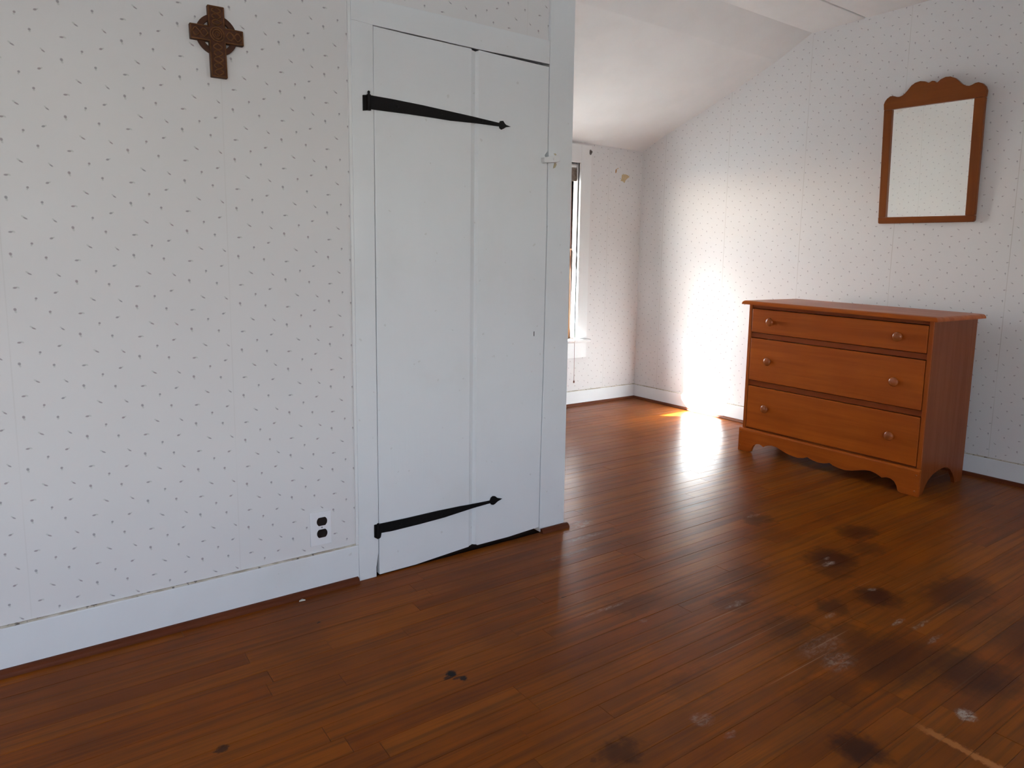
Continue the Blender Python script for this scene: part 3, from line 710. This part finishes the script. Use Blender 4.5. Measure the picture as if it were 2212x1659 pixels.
# top: rounded over edge, flat below
def top_bm():
    bm = bmesh.new()
    x0, x1, y0, y1, zb, t = 3.377, 3.892, -.650, .401, .843, .0215
    prof = [(0, 0), (.0, .004)] + [(.018*(1-math.cos(a*math.pi/2/6)), .004 + (t-.004)*math.sin(a*math.pi/2/6)) for a in range(1, 7)]
    rings = []
    for ins, h in prof:
        rings.append([bm.verts.new(p) for p in ((x0+ins, y0+ins, zb+h), (x1-ins*.4, y0+ins, zb+h), (x1-ins*.4, y1-ins, zb+h), (x0+ins, y1-ins, zb+h))])
    bm.faces.new(rings[0][::-1]); bm.faces.new(rings[-1])
    for A, B in zip(rings, rings[1:]):
        for i in range(4): bm.faces.new((A[i], A[(i+1) % 4], B[(i+1) % 4], B[i]))
    return bm
D('top', top_bm(), MAT['wood_y'])

# ------------------------------------------------------------------ wall mirror
mr = tag(empty('wall_mirror', (XB-.012, -.265, 1.63)), 'wall mirror in brown wooden frame with scalloped crest, above the dresser', 'mirror')
crest = [(-.0135, 1.945), (-.0115, 1.969), (-.0175, 1.985), (-.028, 1.998), (-.043, 2.007), (-.056, 2.0075), (-.066, 2.004), (-.080, 1.998), (-.093, 1.996), (-.107, 1.999),
         (-.122, 2.008), (-.136, 2.023), (-.152, 2.042), (-.172, 2.054), (-.197, 2.0575), (-.220, 2.052), (-.238, 2.041), (-.2445, 2.042), (-.256, 2.0475), (-.268, 2.045), (-.2795, 2.034),
         (-.286, 2.036), (-.299, 2.047), (-.322, 2.054), (-.345, 2.0515), (-.368, 2.040), (-.386, 2.023), (-.403, 2.004), (-.421, 1.992), (-.437, 1.988), (-.450, 1.991), (-.463, 1.997), (-.478, 1.998), (-.497, 1.989), (-.511, 1.973), (-.5185, 1.952), (-.5165, 1.930)]
lower_c = [(-.5155, 1.922), (-.466, 1.9245), (-.058, 1.936), (-.0135, 1.937)]
X0, X1 = XB-.026, XB-.002
link('crest_rail', pr(crest + lower_c, 0, X0, X1), MAT['frame_y'], mr, bevel=.003)
link('side_rail', pr([(-.0145, 1.9365), (-.0585, 1.9355), (-.0625, 1.354), (-.0220, 1.3555)], 0, X0+.001, X1), MAT['frame_z'], mr, bevel=.003)
link('side_rail', pr([(-.4655, 1.924), (-.5150, 1.9215), (-.5130, 1.3455), (-.4675, 1.3455)], 0, X0+.001, X1), MAT['frame_z'], mr, bevel=.003)
link('bottom_rail', pr([(-.0215, 1.3555), (-.0625, 1.3535), (-.4670, 1.345), (-.5130, 1.345), (-.5125, 1.318), (-.506, 1.311), (-.0300, 1.319), (-.0230, 1.3225)], 0, X0, X1), MAT['frame_y'], mr, bevel=.003)
link('mirror_glass', pr([(-.052, 1.945), (-.474, 1.934), (-.476, 1.338), (-.055, 1.346)], 0, XB-.0125, XB-.0085), MAT['mirror'], mr)
link('backing', pr([(-.040, 1.95), (-.49, 1.94), (-.49, 1.33), (-.040, 1.335)], 0, XB-.0080, XB-.0005), MAT['ply'], mr)

# hung on the wall with its top leaning out a little
mr.rotation_euler.y = -math.radians(1.8); mr.location.x -= .0105

# ------------------------------------------------------------------ carved ring cross on the left wall
CXX, CZ = .4805, 1.6775
cr = tag(empty('wall_cross', (CXX, .012, CZ)), 'brown carved ring cross hanging high on the papered wall', 'cross')
lean = .0035/.19
def cxz(x, z): return (CXX + x - (z - CZ)*lean*0 + (CZ - z)*.0185, z + x*.020)
def cross_poly(g=0.0):
    w, h = .0215-g, .0205-g
    T, Bm, L, R = 1.7515-g, 1.5655+g, -.0690+g, .0690-g
    return [cxz(*p) for p in ((-w, T), (w, T), (w, CZ+h), (R, CZ+h*.96), (R, CZ-h*.96), (w, CZ-h), (w, Bm), (-w, Bm), (-w, CZ-h), (L, CZ-h*.96), (L, CZ+h*.96), (-w, CZ+h))]
link('cross_body', pr(cross_poly(), 1, -.004, .012), MAT['carved'], cr, bevel=.0018)
bm = bmesh.new()
ro, ri, n = .0535, .0390, 48
pa = [[bm.verts.new((CXX + r*math.cos(t*2*math.pi/n), y, CZ + r*math.sin(t*2*math.pi/n))) for t in range(n)] for (r, y) in ((ro, .012), (ro, .001), (ri, .001), (ri, .012))]
for i in range(4):
    for t in range(n):
        bm.faces.new((pa[i][t], pa[i][(t+1) % n], pa[(i+1) % 4][(t+1) % n], pa[(i+1) % 4][t]))
link('cross_ring', bm, MAT['carved'], cr, bevel=.0015)
# raised border and interlaced knotwork
bm = bmesh.new()
bp = cross_poly(.0022); np_ = len(bp)
for i in range(np_):
    (x0, z0), (x1, z1) = bp[i], bp[(i+1) % np_]
    tube(bm, [(x0, -.0042, z0), (x1, -.0042, z1)], .0017, 6)
def braid(p0, p1, amp, waves, ph):
    pts = []
    N = int(waves*10)
    d = Vector((p1[0]-p0[0], p1[1]-p0[1])); nrm = Vector((-d.y, d.x)).normalized()
    for i in range(N+1):
        t = i/N; a = math.sin(2*math.pi*waves*t + ph)*amp
        pts.append((p0[0] + d.x*t + nrm.x*a, -.0046 - .0010*math.cos(4*math.pi*waves*t + ph), p0[1] + d.y*t + nrm.y*a))
    tube(bm, pts, .0021, 6)
for ph in (0, math.pi):
    braid(cxz(0, 1.571), cxz(0, CZ-.024), .0115, 2.5, ph); braid(cxz(0, CZ+.024), cxz(0, 1.7465), .0115, 1.5, ph)
    braid(cxz(-.0635, CZ), cxz(-.024, CZ), .0105, 1.0, ph); braid(cxz(.024, CZ), cxz(.0635, CZ), .0105, 1.0, ph)
for r in (.006, .012, .018):
    tube(bm, [(CXX + r*math.cos(t*2*math.pi/20), -.0048, CZ + r*math.sin(t*2*math.pi/20)) for t in range(21)], .0020, 6)
link('knot_carving', bm, MAT['carved_hi'], cr, smooth=True)

# ------------------------------------------------------------------ wall outlet
ot = tag(empty('wall_outlet', (.741, .012, .212)), 'white duplex wall outlet with dark brown sockets beside the closet door', 'outlet')
# plate measured on the wall: corners lean a little
pp = [(.706, .2665), (.776, .2655), (.776, .1535), (.706, .1545)]
ox = .0
link('cover_plate', pr(pp, 1, .0075, .012), MAT['plate'], ot, bevel=.0018)
def recept(cz):
    pts = []
    R, hw, hh = .0172, .0168, .0137
    cxx = .7445
    for i in range(40):
        t = 2*math.pi*i/40; x, z = R*math.cos(t), R*math.sin(t)
        z = max(-hh, min(hh, z)); pts.append((cxx + x, cz + z))
    r = link('receptacle', pr(pts, 1, .0058, .009), MAT['brown'], ot, bevel=.0006); r['label'] = 'dark brown socket'
    bm = bmesh.new()
    box(bm, cxx-.0072, cxx-.0054, .0052, .0062, cz-.0035, cz+.0050); box(bm, cxx+.0054, cxx+.0070, .0052, .0062, cz-.0030, cz+.0045)
    lathe(bm, [(0, .0025), (.0006, .0023), (.0007, 0)], (cxx, .0060, cz-.0085), (0, -1, 0), 10)
    link('socket_slots', bm, MAT['dark'], r)
recept(.2335); recept(.1935)
bm = bmesh.new(); lathe(bm, [(0, .0030), (.0012, .0024), (.0015, 0)], (.7445, .0076, .2135), (0, -1, 0), 12)
link('plate_screw', bm, MAT['screw'], ot)

# paint chip lying on the floor by the baseboard
tag(link('paint_chip', pr([(.652, -.030), (.671, -.033), (.664, -.022)], 2, .0008, .004), MAT['chip']), 'tiny white paint chip on floor against the left baseboard', 'paint chip')
print('visible planks', vis, 'built', count)
